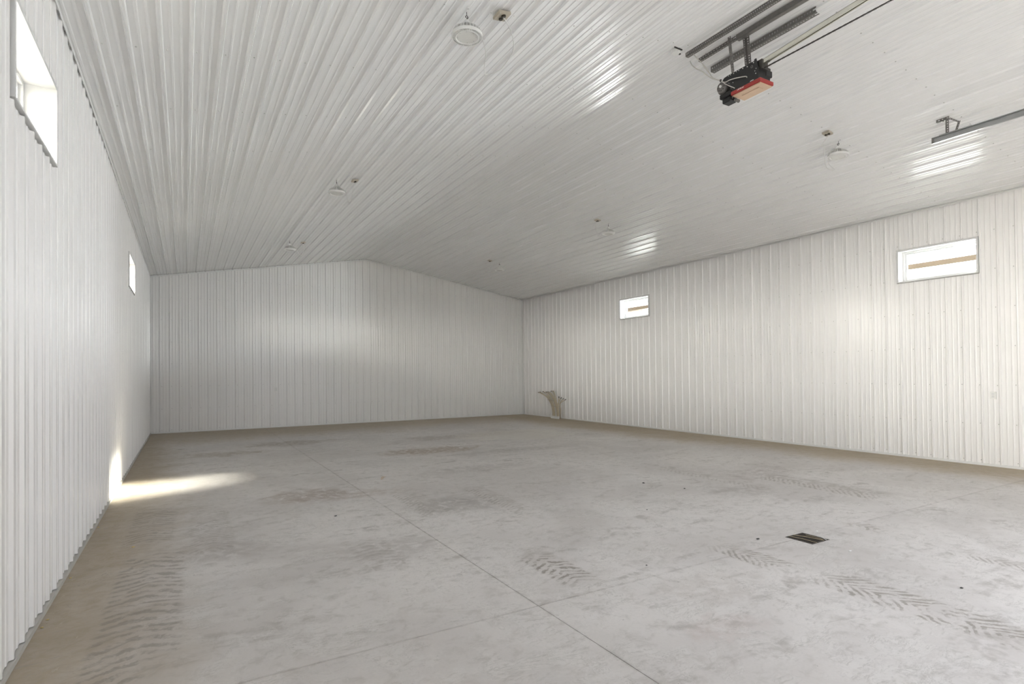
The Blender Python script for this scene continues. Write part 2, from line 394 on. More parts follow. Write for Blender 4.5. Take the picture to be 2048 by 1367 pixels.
bm = bmesh.new(); box(bm, -.002, .026, Y0, D, -.001, .030); struct('baseboard_left', bm, GREYT)
bm = bmesh.new(); box(bm, W - .026, W + .002, Y0, D, -.001, .034); struct('baseboard_right', bm, TRIM)
bm = bmesh.new(); box(bm, .026, W - .026, D - .026, D + .002, -.001, .034); struct('baseboard_back', bm, TRIM)
# door opening jamb trim (front wall, behind the camera)
bm = bmesh.new(); box(bm, DX0 - .04, DX0, Y0 - T, Y0 + .022, 0, DZ + .04); box(bm, DX1, DX1 + .04, Y0 - T, Y0 + .022, 0, DZ + .04); box(bm, DX0, DX1, Y0 - T, Y0 + .022, DZ, DZ + .04)
trim('trim_6', bm, TRIM)

# ------------------------------------------------------------------ windows
def window(name, side, ya, yb):
    w = empty(name, ((0 if side < 0 else W), (ya+yb)/2, WZ[0])); w['kind'] = 'structure'
    cx = 0 if side < 0 else W; z0, z1 = 0, WZ[1] - WZ[0]; h = (yb-ya)/2
    X = lambda d: side*d                      # d>0: outwards
    def bx(name, d0, d1, y0, y1, za, zb, m, extra=None):
        bm = bmesh.new(); a, b = sorted((X(d0), X(d1))); box(bm, a, b, y0, y1, za, zb)
        if extra: extra(bm)
        return obj(name, bm, m, w)
    # liner trim around the opening, standing proud of the flats at rib height
    t = .030
    for nm, y0, y1, za, zb in (('casing', -h, h, z1 - t, z1), ('casing', -h, h, z0, z0 + .012), ('casing', -h, -h + t, z0 + .012, z1 - t), ('casing', h - t, h, z0 + .012, z1 - t)):
        bx(nm, -.024, -.019, y0, y1, za, zb, VINYL)
    # reveal boards
    k = .004
    bx('reveal', -.019, .262, -h, h, z1 - .016, z1 - .004, VINYL); bx('reveal', -.019, .262, -h, h, z0 + .0, z0 + .010, VINYL)
    bx('reveal', -.019, .262, -h, -h + .014, z0 + .010, z1 - .016, VINYL); bx('reveal', -.019, .262, h - .014, h, z0 + .010, z1 - .016, VINYL)
    # vinyl frame and sash
    def ring(name, d0, d1, iy, iz, th):
        bm = bmesh.new(); a, b = sorted((X(d0), X(d1)))
        Y = h - iy; za, zb = z0 + iz, z1 - iz
        box(bm, a, b, -Y, -Y + th, za, zb); box(bm, a, b, Y - th, Y, za, zb); box(bm, a, b, -Y + th, Y - th, za, za + th); box(bm, a, b, -Y + th, Y - th, zb - th, zb)
        return obj(name, bm, VINYL, w)
    ring('window_frame', .16, .24, .014, .012, .030)
    s = ring('sash', .185, .215, .044, .042, .030)
    bm = bmesh.new(); a, b = sorted((X(.197), X(.201))); Y = h - .074; box(bm, a, b, -Y, Y, z0 + .072, z1 - .072); g = obj('pane', bm, GLASS, s)
    return w
window('window_1', -1, *WIN[0]); window('window_2', -1, *WIN[1]); window('window_3', 1, *WIN[1]); window('window_4', 1, *WIN[0])

# ------------------------------------------------------------------ floor slabs with saw-cut joints
bm = bmesh.new(); box(bm, -T, W + T, Y0 - T, D + T, -.2, -.012); floor = struct('floor', bm, RECP)
xs = [-.0, 2.80, W]; ys = [Y0 - T, 3.11, D]; gap = .0022
for i in range(2):
    for j in range(2):
        bm = bmesh.new(); x0, x1, y0, y1 = xs[i] + gap*(i > 0), xs[i+1] - gap*(i < 1), ys[j] + gap*(j > 0), ys[j+1] - gap*(j < 1)
        if i == 1 and j == 0:           # notch round the drain, which straddles this corner of the joint
            box(bm, x0, x1, y0, 2.94, -.012, 0); box(bm, x0, 5.54, 2.94, y1, -.012, 0); box(bm, 5.80, x1, 2.94, y1, -.012, 0)
        elif i == 1 and j == 1:
            box(bm, x0, 5.54, y0, 3.20, -.012, 0); box(bm, 5.80, x1, y0, 3.20, -.012, 0); box(bm, x0, x1, 3.20, y1, -.012, 0)
        else: box(bm, x0, x1, y0, y1, -.012, 0)
        obj('slab', bm, concrete(x0, x1, y0, y1), floor)

# ------------------------------------------------------------------ outside
bm = bmesh.new(); box(bm, -60, 80, -60, 80, -.6, -.25); o = struct('ground', bm, GROUND)
b = thing('neighbour_building', (24, 14, -.25), 'long white metal building with tan eave band beyond the right wall windows', 'building')
bm = bmesh.new(); box(bm, 0, 14, -30, 34, 0, 5.42); obj('wall', bm, SIDING, b)
bm = bmesh.new(); box(bm, -.45, 0, -30.3, 34.3, 5.37, 5.56); obj('soffit_band', bm, TAN, b)
bm = bmesh.new(); box(bm, -.47, 0, -30.3, 34.3, 5.56, 5.69); obj('fascia', bm, SIDING, b)
bm = bmesh.new()
v = [bm.verts.new(p) for p in ((-.55, -30.5, 5.75), (-.55, 34.5, 5.75), (7, 34.5, 6.4), (7, -30.5, 6.4), (14.5, 34.5, 5.75), (14.5, -30.5, 5.75))]
bm.faces.new(v[:4]); bm.faces.new((v[3], v[2], v[4], v[5])); obj('roof', bm, ROOFM, b)
bm = bmesh.new(); box(bm, -.60, -.47, -30.5, 34.5, 5.69, 5.745); obj('gutter', bm, ROOFM, b)
b = thing('neighbour_building', (-4.8, 12, -.25), 'low white metal building across the yard beyond the left wall windows', 'building')
bm = bmesh.new(); box(bm, -9, 0, -20, 20, 0, 5.5); obj('wall', bm, SIDING, b)
bm = bmesh.new(); v = [bm.verts.new(p) for p in ((.3, -20.3, 5.5), (.3, 20.3, 5.5), (-4.5, 20.3, 6.3), (-4.5, -20.3, 6.3), (-9.3, 20.3, 5.5), (-9.3, -20.3, 5.5))]
bm.faces.new(v[:4]); bm.faces.new((v[3], v[2], v[4], v[5])); obj('roof', bm, ROOFM, b)

# ------------------------------------------------------------------ high-bay lights
def cz(x): return H + SL*(x if x < XR else W - x)
def copy_tree(o, parent=None):
    c = o.copy(); COL.objects.link(c); c.parent = parent
    for ch in o.children: copy_tree(ch, c)
    return c
def make_light():
    t = empty('high_bay_light')                    # origin at the bottom of the disc
    bm = bmesh.new(); lathe(bm, [(.095, .004), (.098, 0), (.104, .0), (.106, .012), (.106, .02), (.095, .02), (.095, .004)], n=40, cap=False); obj('lens_ring', bm, WHITE, t)
    bm = bmesh.new(); lathe(bm, [(.001, .008), (.098, .008), (.098, .014), (.001, .014)], n=40); L = obj('lens', bm, LAMPL, t)
    bm = bmesh.new()
    for k in range(8):
        a = 2*math.pi*k/8 + .3; lathe(bm, [(.003, .004), (.003, .0085)], (.082*math.cos(a), .082*math.sin(a), 0), 6)
    q = obj('screws', bm, SCREW, L); q['kind'] = 'stuff'
    # rim with slots
    bm = bmesh.new(); n = 48
    for r0, r1, z0, z1 in ((.106, .112, .004, .030), (.129, .137, .004, .032)): lathe(bm, [(r0, z0), (r1, z0), (r1, z1), (r0, z1), (r0, z0)], n=48, cap=False)
    for k in range(n):
        a = 2*math.pi*k/n; c, s = math.cos(a), math.sin(a); p = []
        for r in (.110, .131):
            for w in (-.0032, .0032):
                for z in (.005, .030): p.append(bm.verts.new((r*c - w*s, r*s + w*c, z)))
        for f in ((0, 1, 3, 2), (4, 6, 7, 5), (0, 4, 5, 1), (2, 3, 7, 6), (0, 2, 6, 4), (1, 5, 7, 3)): bm.faces.new([p[i] for i in f])
    obj('rim', bm, WHITE, t)
    bm = bmesh.new(); lathe(bm, [(.04, .02), (.100, .02), (.085, .040), (.045, .100)], n=36)
    for k in range(28):
        a = 2*math.pi*k/28; c, s = math.cos(a), math.sin(a)
        prof = [(.040, .028), (.130, .028), (.127, .060), (.088, .088), (.040, .120)]; w = .0022
        for sg in (1,):
            va = [bm.verts.new((r*c - w*s, r*s + w*c, z)) for r, z in prof]; vb = [bm.verts.new((r*c + w*s, r*s - w*c, z)) for r, z in prof]
            bm.faces.new(va); bm.faces.new(list(reversed(vb)))
            for i in range(5): j = (i+1) % 5; bm.faces.new((va[i], va[j], vb[j], vb[i]))
    h = obj('heat_sink', bm, WHITE, t); h['kind'] = 'stuff'
    bm = bmesh.new(); lathe(bm, [(.044, .08), (.046, .115), (.040, .128), (.026, .142), (.018, .158), (.010, .162)], n=28); obj('driver_housing', bm, WHITE, t, smooth=False)
    bm = bmesh.new(); tube(bm, sm([(0, 0, .158), (0, 0, .170), (.012, 0, .178), (.011, 0, .192), (0, 0, .199), (-.010, 0, .190), (-.010, 0, .182)], 5), .0032, 6); obj('hook', bm, DARKST, t)
    return t
LX, RX = 2.975, 8.70
spots = [(LX, 4.455, 'largest and nearest white round high bay light, lens facing down, left ceiling slope', (3.29, 4.38)),
         (LX, 9.38, 'white round high bay light halfway down the left ceiling slope', (3.26, 9.34)),
         (LX, 14.15, 'small white round high bay light on left ceiling slope nearest the back wall', (3.31, 14.35)),
         (RX, 4.44, 'white round high bay light hanging beside the end of the overhead door track', (8.39, 4.40)),
         (RX, 9.36, 'white round high bay light halfway down the right ceiling slope', (8.39, 9.34)),
         (RX, 14.2, 'small white round high bay light on right ceiling slope nearest the back wall', (8.38, 14.19))]
proto = make_light()
cordlab = ['white cord looping from the nearest high bay light to its ceiling outlet', 'white cord of the middle light on the left slope', 'white cord of the farthest light on the left slope',
           'white cord hanging below the ceiling outlet beside the door track', 'white cord of the middle light on the right slope', 'white cord of the farthest light on the right slope']
platelab = ['square tan outlet cover on ceiling beside the nearest high bay light', 'ceiling outlet with dark receptacle beside the middle left light', 'ceiling outlet beside the farthest left light',
            'ceiling outlet with dark receptacle above the light near the door track', 'ceiling outlet with dark receptacle beside the middle right light', 'ceiling outlet beside the farthest right light']
DROP = .238
def make_plate():
    t = empty('ceiling_outlet')                    # origin on the ceiling plane, built downwards
    bm = bbox(-.062, .062, -.062, .062, -.026, 0, bevel=.003); obj('cover_plate', bm, BROWNP, t)
    bm = bmesh.new(); lathe(bm, [(.017, -.040), (.021, -.038), (.021, -.026), (.017, -.026)], (.0, -.024, 0), 16); obj('receptacle', bm, RECP, t)
    bm = bmesh.new(); lathe(bm, [(.017, -.036), (.020, -.034), (.020, -.026), (.017, -.026)], (.0, .026, 0), 16); obj('receptacle', bm, RECP, t)
    for sx in (-1, 1): bm = bmesh.new(); lathe(bm, [(.004, -.030), (.006, -.026)], (sx*.05, sx*.05, 0), 8); obj('screw', bm, SCREW, t)
    return t
plate = make_plate()
for i, (x, y, lab, (px, py)) in enumerate(spots):
    o = proto if i == 0 else copy_tree(proto)
    z = cz(x) - DROP; o.location = (x, y, z); o.rotation_euler = (random.uniform(-.02, .02), random.uniform(-.02, .02), i*1.1)
    if i == 3: o.rotation_euler = (.05, -.04, 2)
    tag(o, lab, 'light', 'high bay lights on the ceiling')
    # hanging ring screwed in the ceiling
    bm = bmesh.new(); tube(bm, sm([(0, 0, .20), (.012, 0, .190), (0, 0, .180), (-.012, 0, .190), (0, 0, .20), (0, 0, DROP - .006)], 5), .0028, 6)
    obj('hanger', bm, DARKST, o)
    p = plate if i == 0 else copy_tree(plate)
    p.location = (px, py, cz(px) - .0195 - .001); p.rotation_euler = (0, -math.atan(SL) if px < XR else math.atan(SL), 0)
    if i: p.scale = (.8, .8, 1.0)
    tag(p, platelab[i], 'outlet', 'outlets on the ceiling')
    zc = cz(px) - .06; hx, hy, hz = x, y, z + .12
    s = 1 if px > x else -1
    if i == 0: pts = [(x + .03, y - .01, z + .11), (x + .14, y + .02, z + .09), (x + .27, y + .16, z + .04), (x + .36, y + .36, z - .02), (3.48, 5.03, 4.57), (3.56, 4.90, 4.58), (3.58, 4.68, 4.66), (3.46, 4.50, 4.71), (px + .0, py - .024, zc + .004)]
    elif i == 3: pts = [(x - .03, y, z + .11), (x - .14, y, z + .09), (x - .20, y + .02, z - .10), (x - .12, y - .02, z - .20), (x - .20, y + .05, z - .15), (x - .30, y + .02, z + .10), (px - .06, py + .04, zc - .12), (px, py - .02, zc)]
    elif i == 1: pts = [(x + .03, y, z + .11), (x + .14, y, z + .06), (x + .21, y + .05, z - .09), (x + .23, y, z - .10), (x + .24, y - .03, z + .02), (px, py, zc)]
    else: pts = [(x + s*.03, y, z + .11), (x + s*.13, y, z + .06), (x + s*.22, y + .05, z - .06), (x + s*.27, y, z - .08), (px + s*.03, py + .02, zc - .12), (px, py, zc)]
    bm = bmesh.new(); tube(bm, sm(pts, 8), .0042, 6); c = obj('power_cord', bm, CORD, smooth=True); tag(c, cordlab[i], 'cord', 'cords of the high bay lights')
# small outlet near the ridge
t = thing('ceiling_box', (5.62, 4.51, cz(5.62) - .021), 'small white junction box on ceiling ridge left of the opener struts', 'outlet')
bm = bmesh.new(); lathe(bm, [(.045, -.034), (.052, -.030), (.052, 0), (.045, 0)], n=8); obj('box', bm, WHITE, t)
bm = bbox(.0, .075, -.012, .008, -.028, -.018); obj('bracket', bm, DARKST, t)
bm = bbox(-.07, .05, -.058, -.050, -.014, .0); obj('bracket', bm, DARKST, t)

# ------------------------------------------------------------------ wall outlets
def outlet(loc, ax, label):
    t = thing('wall_outlet', loc, label, 'outlet'); 
    def b(name, a0, a1, z0, z1, d0, d1, m):
        if ax == 'x': return obj(name, bbox(-d1, -d0, a0, a1, z0, z1, bevel=.001), m, t)
        return obj(name, bbox(a0, a1, -d1, -d0, z0, z1, bevel=.001), m, t)
    b('cover_plate', -.036, .036, -.058, .058, .004, .024, WHITE)
    b('socket', -.017, .017, .006, .036, .024, .027, VINYL); b('socket', -.017, .017, -.036, -.006, .024, .027, VINYL)
outlet((W, 3.77, 1.10), 'x', 'white duplex outlet on the right wall below and right of the large window')
outlet((3.13, D, 1.12), 'y', 'small white outlet on the back wall')

# ------------------------------------------------------------------ perforated steel angles and opener
def angle(bm, p0, p1, ua, ub, w=.038, t=.003, slots=True, pitch=.038):
    """L profile from p0 to p1; flanges along ua and ub, with a row of slots left open"""
    p0, p1, ua, ub = map(Vector, (p0, p1, ua, ub)); d = (p1-p0); L = d.length; d.normalize(); ua.normalize(); ub.normalize()
    def bar(u0, u1, v0, v1, s0, s1, ua_, ub_):
        v = [bm.verts.new(p0 + d*s + ua_*u + ub_*q) for s in (s0, s1) for u in (u0, u1) for q in (v0, v1)]
        for f in ((0, 1, 3, 2), (4, 6, 7, 5), (0, 4, 5, 1), (2, 3, 7, 6), (0, 2, 6, 4), (1, 5, 7, 3)): bm.faces.new([v[i] for i in f])
    for fa, fb in ((ua, ub), (ub, ua)):
        if not slots: bar(0, w, 0, t, 0, L, fa, fb); continue
        bar(0, w*.42, 0, t, 0, L, fa, fb); bar(w*.72, w, 0, t, 0, L, fa, fb); n = int(L/pitch)
        for k in range(n): bar(w*.42, w*.72, 0, t, k*pitch, k*pitch + pitch*.58, fa, fb)
    bmesh.ops.recalc_face_normals(bm, faces=bm.faces)
def strut(label, p0, p1, ua, ub, **k):
    bm = bmesh.new(); angle(bm, Vector((0, 0, 0)), Vector(p1) - Vector(p0), ua, ub, **k)
    o = obj('perforated_angle', bm, GALV, loc=p0); tag(o, label, 'bracket', 'perforated steel angles over the opener'); return o
h = .0
strut('leftmost slotted steel angle screwed to the ceiling over the opener', (5.805, 4.53, cz(5.805) - .066), (5.85, .9, cz(5.85) - .066), (1, 0, 0), (0, 0, 1), w=.045, pitch=.024)
strut('short slotted steel angle on the ceiling, ending behind the hanging struts', (5.985, 4.50, cz(5.985) - .062), (5.985, 3.99, cz(5.985) - .062), (1, 0, 0), (0, 0, 1), w=.036)
strut('wide plain dark steel angle on the ceiling, running from the hanging struts toward the doorway', (5.985, 3.985, cz(5.985) - .075), (6.02, .9, cz(6.02) - .075), (1, 0, 0), (0, 0, 1), w=.055, slots=False)
strut('slotted steel angle on the ceiling right of the others, its near end in view', (6.215, 4.52, cz(6.215) - .075), (6.225, 3.24, cz(6.225) - .075), (1, 0, 0), (0, 0, 1), w=.062, pitch=.030)
bm = bmesh.new(); box(bm, 0, .045, -1.24, 0, 0, .004); o = obj('steel_bar', bm, GALV, loc=(6.24, 4.50, cz(6.24) - .045)); tag(o, 'plain steel bar lying above the slotted angle whose near end is in view', 'bracket')
# ---- the opener
t = thing('door_opener', (6.04, 3.86, 4.50), 'black and red overhead door opener with grey motor hanging from steel angles', 'opener')
ox, oy, oz = 6.04, 3.86, 4.50
def ob(name, a, m, par=t, bevel=0): return obj(name, bbox(a[0]-ox, a[1]-ox, a[2]-oy, a[3]-oy, a[4]-oz, a[5]-oz, bevel=bevel), m, par)
def poly_plate(name, x, th, yz, m, par, holes=()):
    bm = bmesh.new(); v0 = [bm.verts.new((x-ox, y-oy, z-oz)) for y, z in yz]; v1 = [bm.verts.new((x+th-ox, y-oy, z-oz)) for y, z in yz]
    bm.faces.new(v0); bm.faces.new(list(reversed(v1))); n = len(yz)
    for i in range(n): bm.faces.new((v0[i], v0[(i+1) % n], v1[(i+1) % n], v1[i]))
    bmesh.ops.recalc_face_normals(bm, faces=bm.faces); return obj(name, bm, m, par)
side = [(3.690, 4.53), (3.690, 4.665), (3.700, 4.700), (3.712, 4.765), (3.735, 4.765), (3.738, 4.748), (4.07, 4.748), (4.115, 4.742), (4.135, 4.722), (4.125, 4.700), (4.05, 4.66), (4.02, 4.60), (4.02, 4.53)]
sp1 = poly_plate('side_plate', 5.944, .005, side, BLACK, t); poly_plate('side_plate', 6.130, .005, [(y, z-.0) for y, z in side[:3]] + [(3.80, 4.70), (3.92, 4.66), (4.02, 4.60), (4.02, 4.53)], BLACK, t)
# bright bolt heads and holes along the side plate
for y, z, r in ((3.745, 4.735, .006), (3.82, 4.728, .006), (3.875, 4.735, .0055), (3.925, 4.737, .0045), (3.955, 4.738, .0045), (4.03, 4.738, .0045), (4.055, 4.737, .0045), (3.99, 4.735, .005), (3.715, 4.66, .005), (3.72, 4.61, .005), (3.73, 4.64, .004), (4.0, 4.64, .004), (4.06, 4.69, .003)):
    bm = bmesh.new(); lathe(bm, [(r, 0), (r*.8, -.004)], (5.944-ox, y-oy, z-oz), 8, 'x'); obj('bolt', bm, CHIPW, t)
bm = bmesh.new()
for r0, r1 in ((.013, .010),): lathe(bm, [(r0, 0), (r0, -.004), (r1, -.004), (r1, 0)], (5.944-ox, 3.765-oy, 4.700-oz), 20, 'x', cap=False)
obj('sprocket_hub', bm, GALV, t)
ob('rear_plate', (5.949, 6.130, 3.690, 3.696, 4.53, 4.66), BLACK)
ob('end_plate', (5.949, 6.130, 4.012, 4.018, 4.53, 4.62), BLACK)
ob('top_plate', (5.949, 6.130, 3.71, 4.05, 4.700, 4.706), BLACK)
ob('control_box', (5.952, 6.146, 3.70, 4.01, 4.535, 4.62), BLACK, bevel=.004)
ob('relay_box', (6.06, 6.16, 3.68, 3.78, 4.60, 4.665), BLACK, bevel=.004); ob('relay_box', (6.08, 6.15, 3.69, 3.77, 4.665, 4.70), DARKST, bevel=.004)
rb = ob('base_trim', (5.940, 6.160, 3.665, 4.030, 4.508, 4.550), RED, bevel=.006)
ob('lens', (5.952, 6.150, 3.677, 4.018, 4.496, 4.510), LENSM, bevel=.005)
ob('lens_ridge', (6.02, 6.09, 3.74, 3.95, 4.491, 4.497), LENSM, bevel=.0025)
ob('label_strip', (5.9385, 5.9405, 3.745, 3.785, 4.552, 4.557), CHIPW)
# lettering on the red trim
fc = bpy.data.curves.new('lettering', 'FONT'); fc.body = 'LiftMaster'; fc.size = .021; fc.shear = .25; fc.align_x = 'CENTER'; fc.align_y = 'CENTER'; fc.extrude = .0006
fo = bpy.data.objects.new('lettering', fc); COL.objects.link(fo)
bpy.context.view_layer.update(); me = bpy.data.meshes.new_from_object(fo); bpy.data.objects.remove(fo)
fo = bpy.data.objects.new('lettering', me); me.materials.append(CHIPW); COL.objects.link(fo); fo.parent = t
fo.rotation_euler = (math.pi/2, 0, -math.pi/2); fo.location = (5.9385-ox, 3.905-oy, 4.534-oz)
# motor and capacitor at the far end
bm = bmesh.new(); lathe(bm, [(.004, .075), (.020, .075), (.026, .070), (.050, .064), (.060, .050), (.062, .020), (.064, -.05), (.056, -.07), (.02, -.072)], (6.0-ox, 4.145-oy, 4.650-oz), 28, 'x')
mo = obj('motor', bm, MOTOR, t)
bm = bmesh.new(); lathe(bm, [(.008, -.085), (.013, -.083), (.015, -.07)], (6.0-ox, 4.150-oy, 4.660-oz), 16, 'x'); obj('shaft_cap', bm, CHIPW, mo)
for k in range(8):
    a = 2*math.pi*k/8; bm = bmesh.new(); lathe(bm, [(.006, -.0745), (.006, -.070)], (6.0-ox, 4.145-oy+.038*math.cos(a), 4.650-oz+.038*math.sin(a)), 8, 'x'); obj('vent_slot', bm, RECP, mo)
bm = bmesh.new(); lathe(bm, [(.052, -.072), (.066, -.066), (.067, -.02), (.064, -.018)], (6.015-ox, 4.140-oy, 4.640-oz), 28, 'x'); obj('motor_band', bm, DARKST, t)
ob('motor_bracket', (5.955, 6.10, 4.03, 4.19, 4.535, 4.585), BLACK, bevel=.006)
ob('capacitor', (5.97, 6.08, 4.06, 4.17, 4.480, 4.533), BLACK, bevel=.010)
bm = bmesh.new(); tube(bm, [(5.97-ox, 4.03-oy, 4.60-oz), (5.965-ox, 4.025-oy, 4.54-oz), (5.97-ox, 4.03-oy, 4.49-oz)], .006, 6); obj('bracket_strap', bm, MOTOR, t)
bm = bmesh.new(); lathe(bm, [(.016, -.03), (.018, .03), (.012, .034)], (6.03-ox, 4.02-oy, 4.475-oz), 12, 'x'); obj('bolt', bm, MOTOR, t)
bm = bmesh.new(); lathe(bm, [(.045, -.018), (.050, -.014), (.050, .006), (.045, .010)], (5.985-ox, 3.945-oy, 4.618-oz), 26, 'x'); obj('pulley', bm, DARKST, t)
# rail with chain running toward the door
rl = thing('chain_rail', (6.0, 3.66, 4.72), 'long bright metal opener rail with dark chain running toward the door', 'rail')
bm = bmesh.new()
y1 = Y0 + .15
for a in ((-.022, .022, .014, .018), (-.022, -.018, -.022, .018), (.018, .022, -.022, .018), (-.022, -.008, -.024, -.021), (.008, .022, -.024, -.021)):
    box(bm, a[0], a[1], y1 - 3.66, .06, a[2], a[3])
ro = obj('rail', bm, CHROME, rl); ro.rotation_euler[0] = -.070
bm = bmesh.new(); n = int((3.66 - y1)/.0254)
for k in range(n):
    y = -k*.0254; w = .003 if k % 2 else .005; box(bm, .0 - w, .0 + w, y - .026, y, -.073, -.061)
c = obj('chain', bm, DARKST, rl); c['kind'] = 'stuff'
bm = bmesh.new(); box(bm, -.036, .06, .00, .06, -.075, .022); obj('rail_clamp', bm, DARKST, rl)
# hanging struts
strut('narrow hanging steel strut left of the pair holding the opener', (5.925, 4.005, 4.745), (5.905, 4.03, 5.135), (1, 0, 0), (0, -1, 0), w=.036, pitch=.03)
strut('wider hanging slotted strut right of the pair holding the opener', (6.075, 3.905, 4.712), (6.06, 3.925, 5.135), (-1, 0, 0), (0, -1, 0), w=.048, pitch=.026)
# wires
wt = thing('opener_wiring', (5.98, 4.15, 4.70), 'loose grey wires drooping from the ceiling angles to the opener motor', 'wires')
def wire(pts, r=.006, m=WIREG): bm = bmesh.new(); tube(bm, sm([Vector(p) - Vector((5.98, 4.15, 4.70)) for p in pts], 8), r, 6); obj('wire', bm, m, wt, smooth=True)
J = (5.925, 4.145, 4.722)
wire([(5.83, 4.47, 5.20), (5.85, 4.42, 5.10), (5.90, 4.36, 5.00), (5.93, 4.31, 4.90), (5.93, 4.25, 4.80), J])
wire([(5.90, 4.55, 5.13), (5.90, 4.52, 5.07), (5.905, 4.46, 5.00), (5.91, 4.38, 4.93), (5.92, 4.27, 4.81), J])
wire([(5.90, 4.40, 5.06), (5.93, 4.37, 4.98), (5.94, 4.32, 4.90), (5.92, 4.24, 4.79), J], .003)
wire([J, (5.925, 4.09, 4.68), (5.925, 4.02, 4.675), (5.925, 3.93, 4.655), (5.935, 3.84, 4.630), (5.945, 3.825, 4.615)], .0055)
wire([J, (5.925, 4.09, 4.665), (5.93, 4.04, 4.62), (5.94, 3.99, 4.58), (5.95, 3.98, 4.57)], .0048)
bm = bmesh.new(); lathe(bm, [(.010, -.012), (.012, 0), (.010, .012)], Vector(J) - Vector((5.98, 4.15, 4.70)), 10); obj('wire_tie', bm, DARKST, wt)

# ------------------------------------------------------------------ overhead door tracks
def track(x, s, label, hl):
    t = thing('door_track', (x, 3.41, 4.36), label, 'track', 'overhead door tracks')
    path = [(0.0, .04)]; yend = Y0 + .55
    pts = [Vector((0, 0, .04)), Vector((0, yend - 3.41, .04))]
    for k in range(1, 7):
        a = math.pi/2*k/6; pts.append(Vector((0, yend - 3.41 - .42*math.sin(a), .04 - .42*(1 - math.cos(a)))))
    pts.append(Vector((0, yend - 3.41 - .42, -4.36)))
    prof = [(0, -.038), (0, .038), (s*.028, .038), (s*.028, .030), (s*.003, .030), (s*.003, -.030), (s*.028, -.030), (s*.028, -.038)]
    bm = bmesh.new(); rings = []
    for i, p in enumerate(pts):
        d = (pts[min(i+1, len(pts)-1)] - pts[max(i-1, 0)]).normalized(); nrm = Vector((0, d.z, -d.y))
        if i == 0: nrm = Vector((0, 0, 1))
        rings.append([bm.verts.new(p + Vector((a, 0, 0)) + nrm*b) for a, b in prof])
    for a, b in zip(rings, rings[1:]):
        for k in range(8): bm.faces.new((a[k], a[(k+1) % 8], b[(k+1) % 8], b[k]))
    bm.faces.new(rings[0]); bm.faces.new(rings[-1]); bmesh.ops.recalc_face_normals(bm, faces=bm.faces)
    obj('channel', bm, TRACKM, t)
    bm = bbox(-.002, s*.03 if s > 0 else .002, -.006, .008, .004, .076) if s > 0 else bbox(-.03, .002, -.006, .008, .004, .076); obj('end_stop', bm, GALV, t)
    bm = bmesh.new(); angle(bm, Vector((-s*.004, -.06, .062)), Vector((-s*.004, -.40, .062)), (0, 0, 1), (-s, 0, 0), w=.032); obj('splice_angle', bm, GALV, t)
    def stem(name, p0, p1, w): bm = bmesh.new(); angle(bm, Vector(p0), Vector(p1), (0, -1, 0), (-s, 0, 0), w=w, pitch=.03); return obj(name, bm, GALV, t)
    top = hl - 4.36
    stem('hanger', (-s*.006, -.13, .06), (-s*.006, -.13, top), .036)
    stem('brace', (-s*.012, -.22, .07), (-s*.012, -.26, top - .10), .026)
    stem('brace', (-s*.012, -.255, top - .11), (-s*.012, -.15, top - .02), .026)
    bm = bmesh.new(); angle(bm, Vector((-s*.01, -.03, top - .036)), Vector((-s*.01, -.17, top - .036)), (0, 0, 1), (-s, 0, 0), w=.036); obj('ceiling_plate', bm, GALV, t)
track(9.0, -1, 'grey overhead door track hanging under the right ceiling slope, end in view', cz(9.0) - .02)
track(3.0, 1, 'grey overhead door track along the left side of the doorway behind the camera', cz(3.0) - .02)

# ------------------------------------------------------------------ floor drain
t = thing('floor_drain', (5.67, 3.07, 0), 'square dark iron floor drain grate with straw caught in it', 'drain')
bm = bmesh.new(); s = .129
box(bm, -s, s, -s, -s+.016, -.012, .002); box(bm, -s, s, s-.016, s, -.012, .002); box(bm, -s, -s+.016, -s+.016, s-.016, -.012, .002); box(bm, s-.016, s, -s+.016, s-.016, -.012, .002); obj('frame', bm, IRON, t)
for k in range(9):
    x = -.10 + k*.025; bm = bmesh.new(); box(bm, x - .0045, x + .0045, -s+.016, s-.016, -.010, .001); obj('bar', bm, IRON, t)
bm = bmesh.new()
for k in range(2): y = -.04 + k*.08; box(bm, -s+.016, s-.016, y-.004, y+.004, -.0105, -.001)
obj('cross_bar', bm, IRON, t)
bm = bmesh.new(); box(bm, -s+.017, s-.017, -s+.017, s-.017, -.0119, -.0112); obj('sump', bm, RECP, t)
for i, (a, b_, r, lab) in enumerate((((-.085, .12, .006), (-.065, -.13, .006), .0022, 'straw lying across the left side of the drain grate'), ((-.02, .125, .006), (.05, -.125, .007), .0026, 'longest straw, lying across the middle of the drain grate'), ((.075, .06, .006), (.07, -.10, .006), .0022, 'straw lying across the right side of the drain grate'), ((.122, -.02, .006), (.085, -.125, .006), .0036, 'thick pale straw at the right corner of the drain grate'))):
    bm = bmesh.new(); a = Vector(a); b_ = Vector(b_); tube(bm, [a, (a+b_)/2 + Vector((.006, 0, .002)), b_], r, 5); o = obj('straw', bm, CHIPW if i == 3 else STRAW, loc=(5.67, 3.07, 0)); tag(o, lab, 'straw', 'straws on the drain')

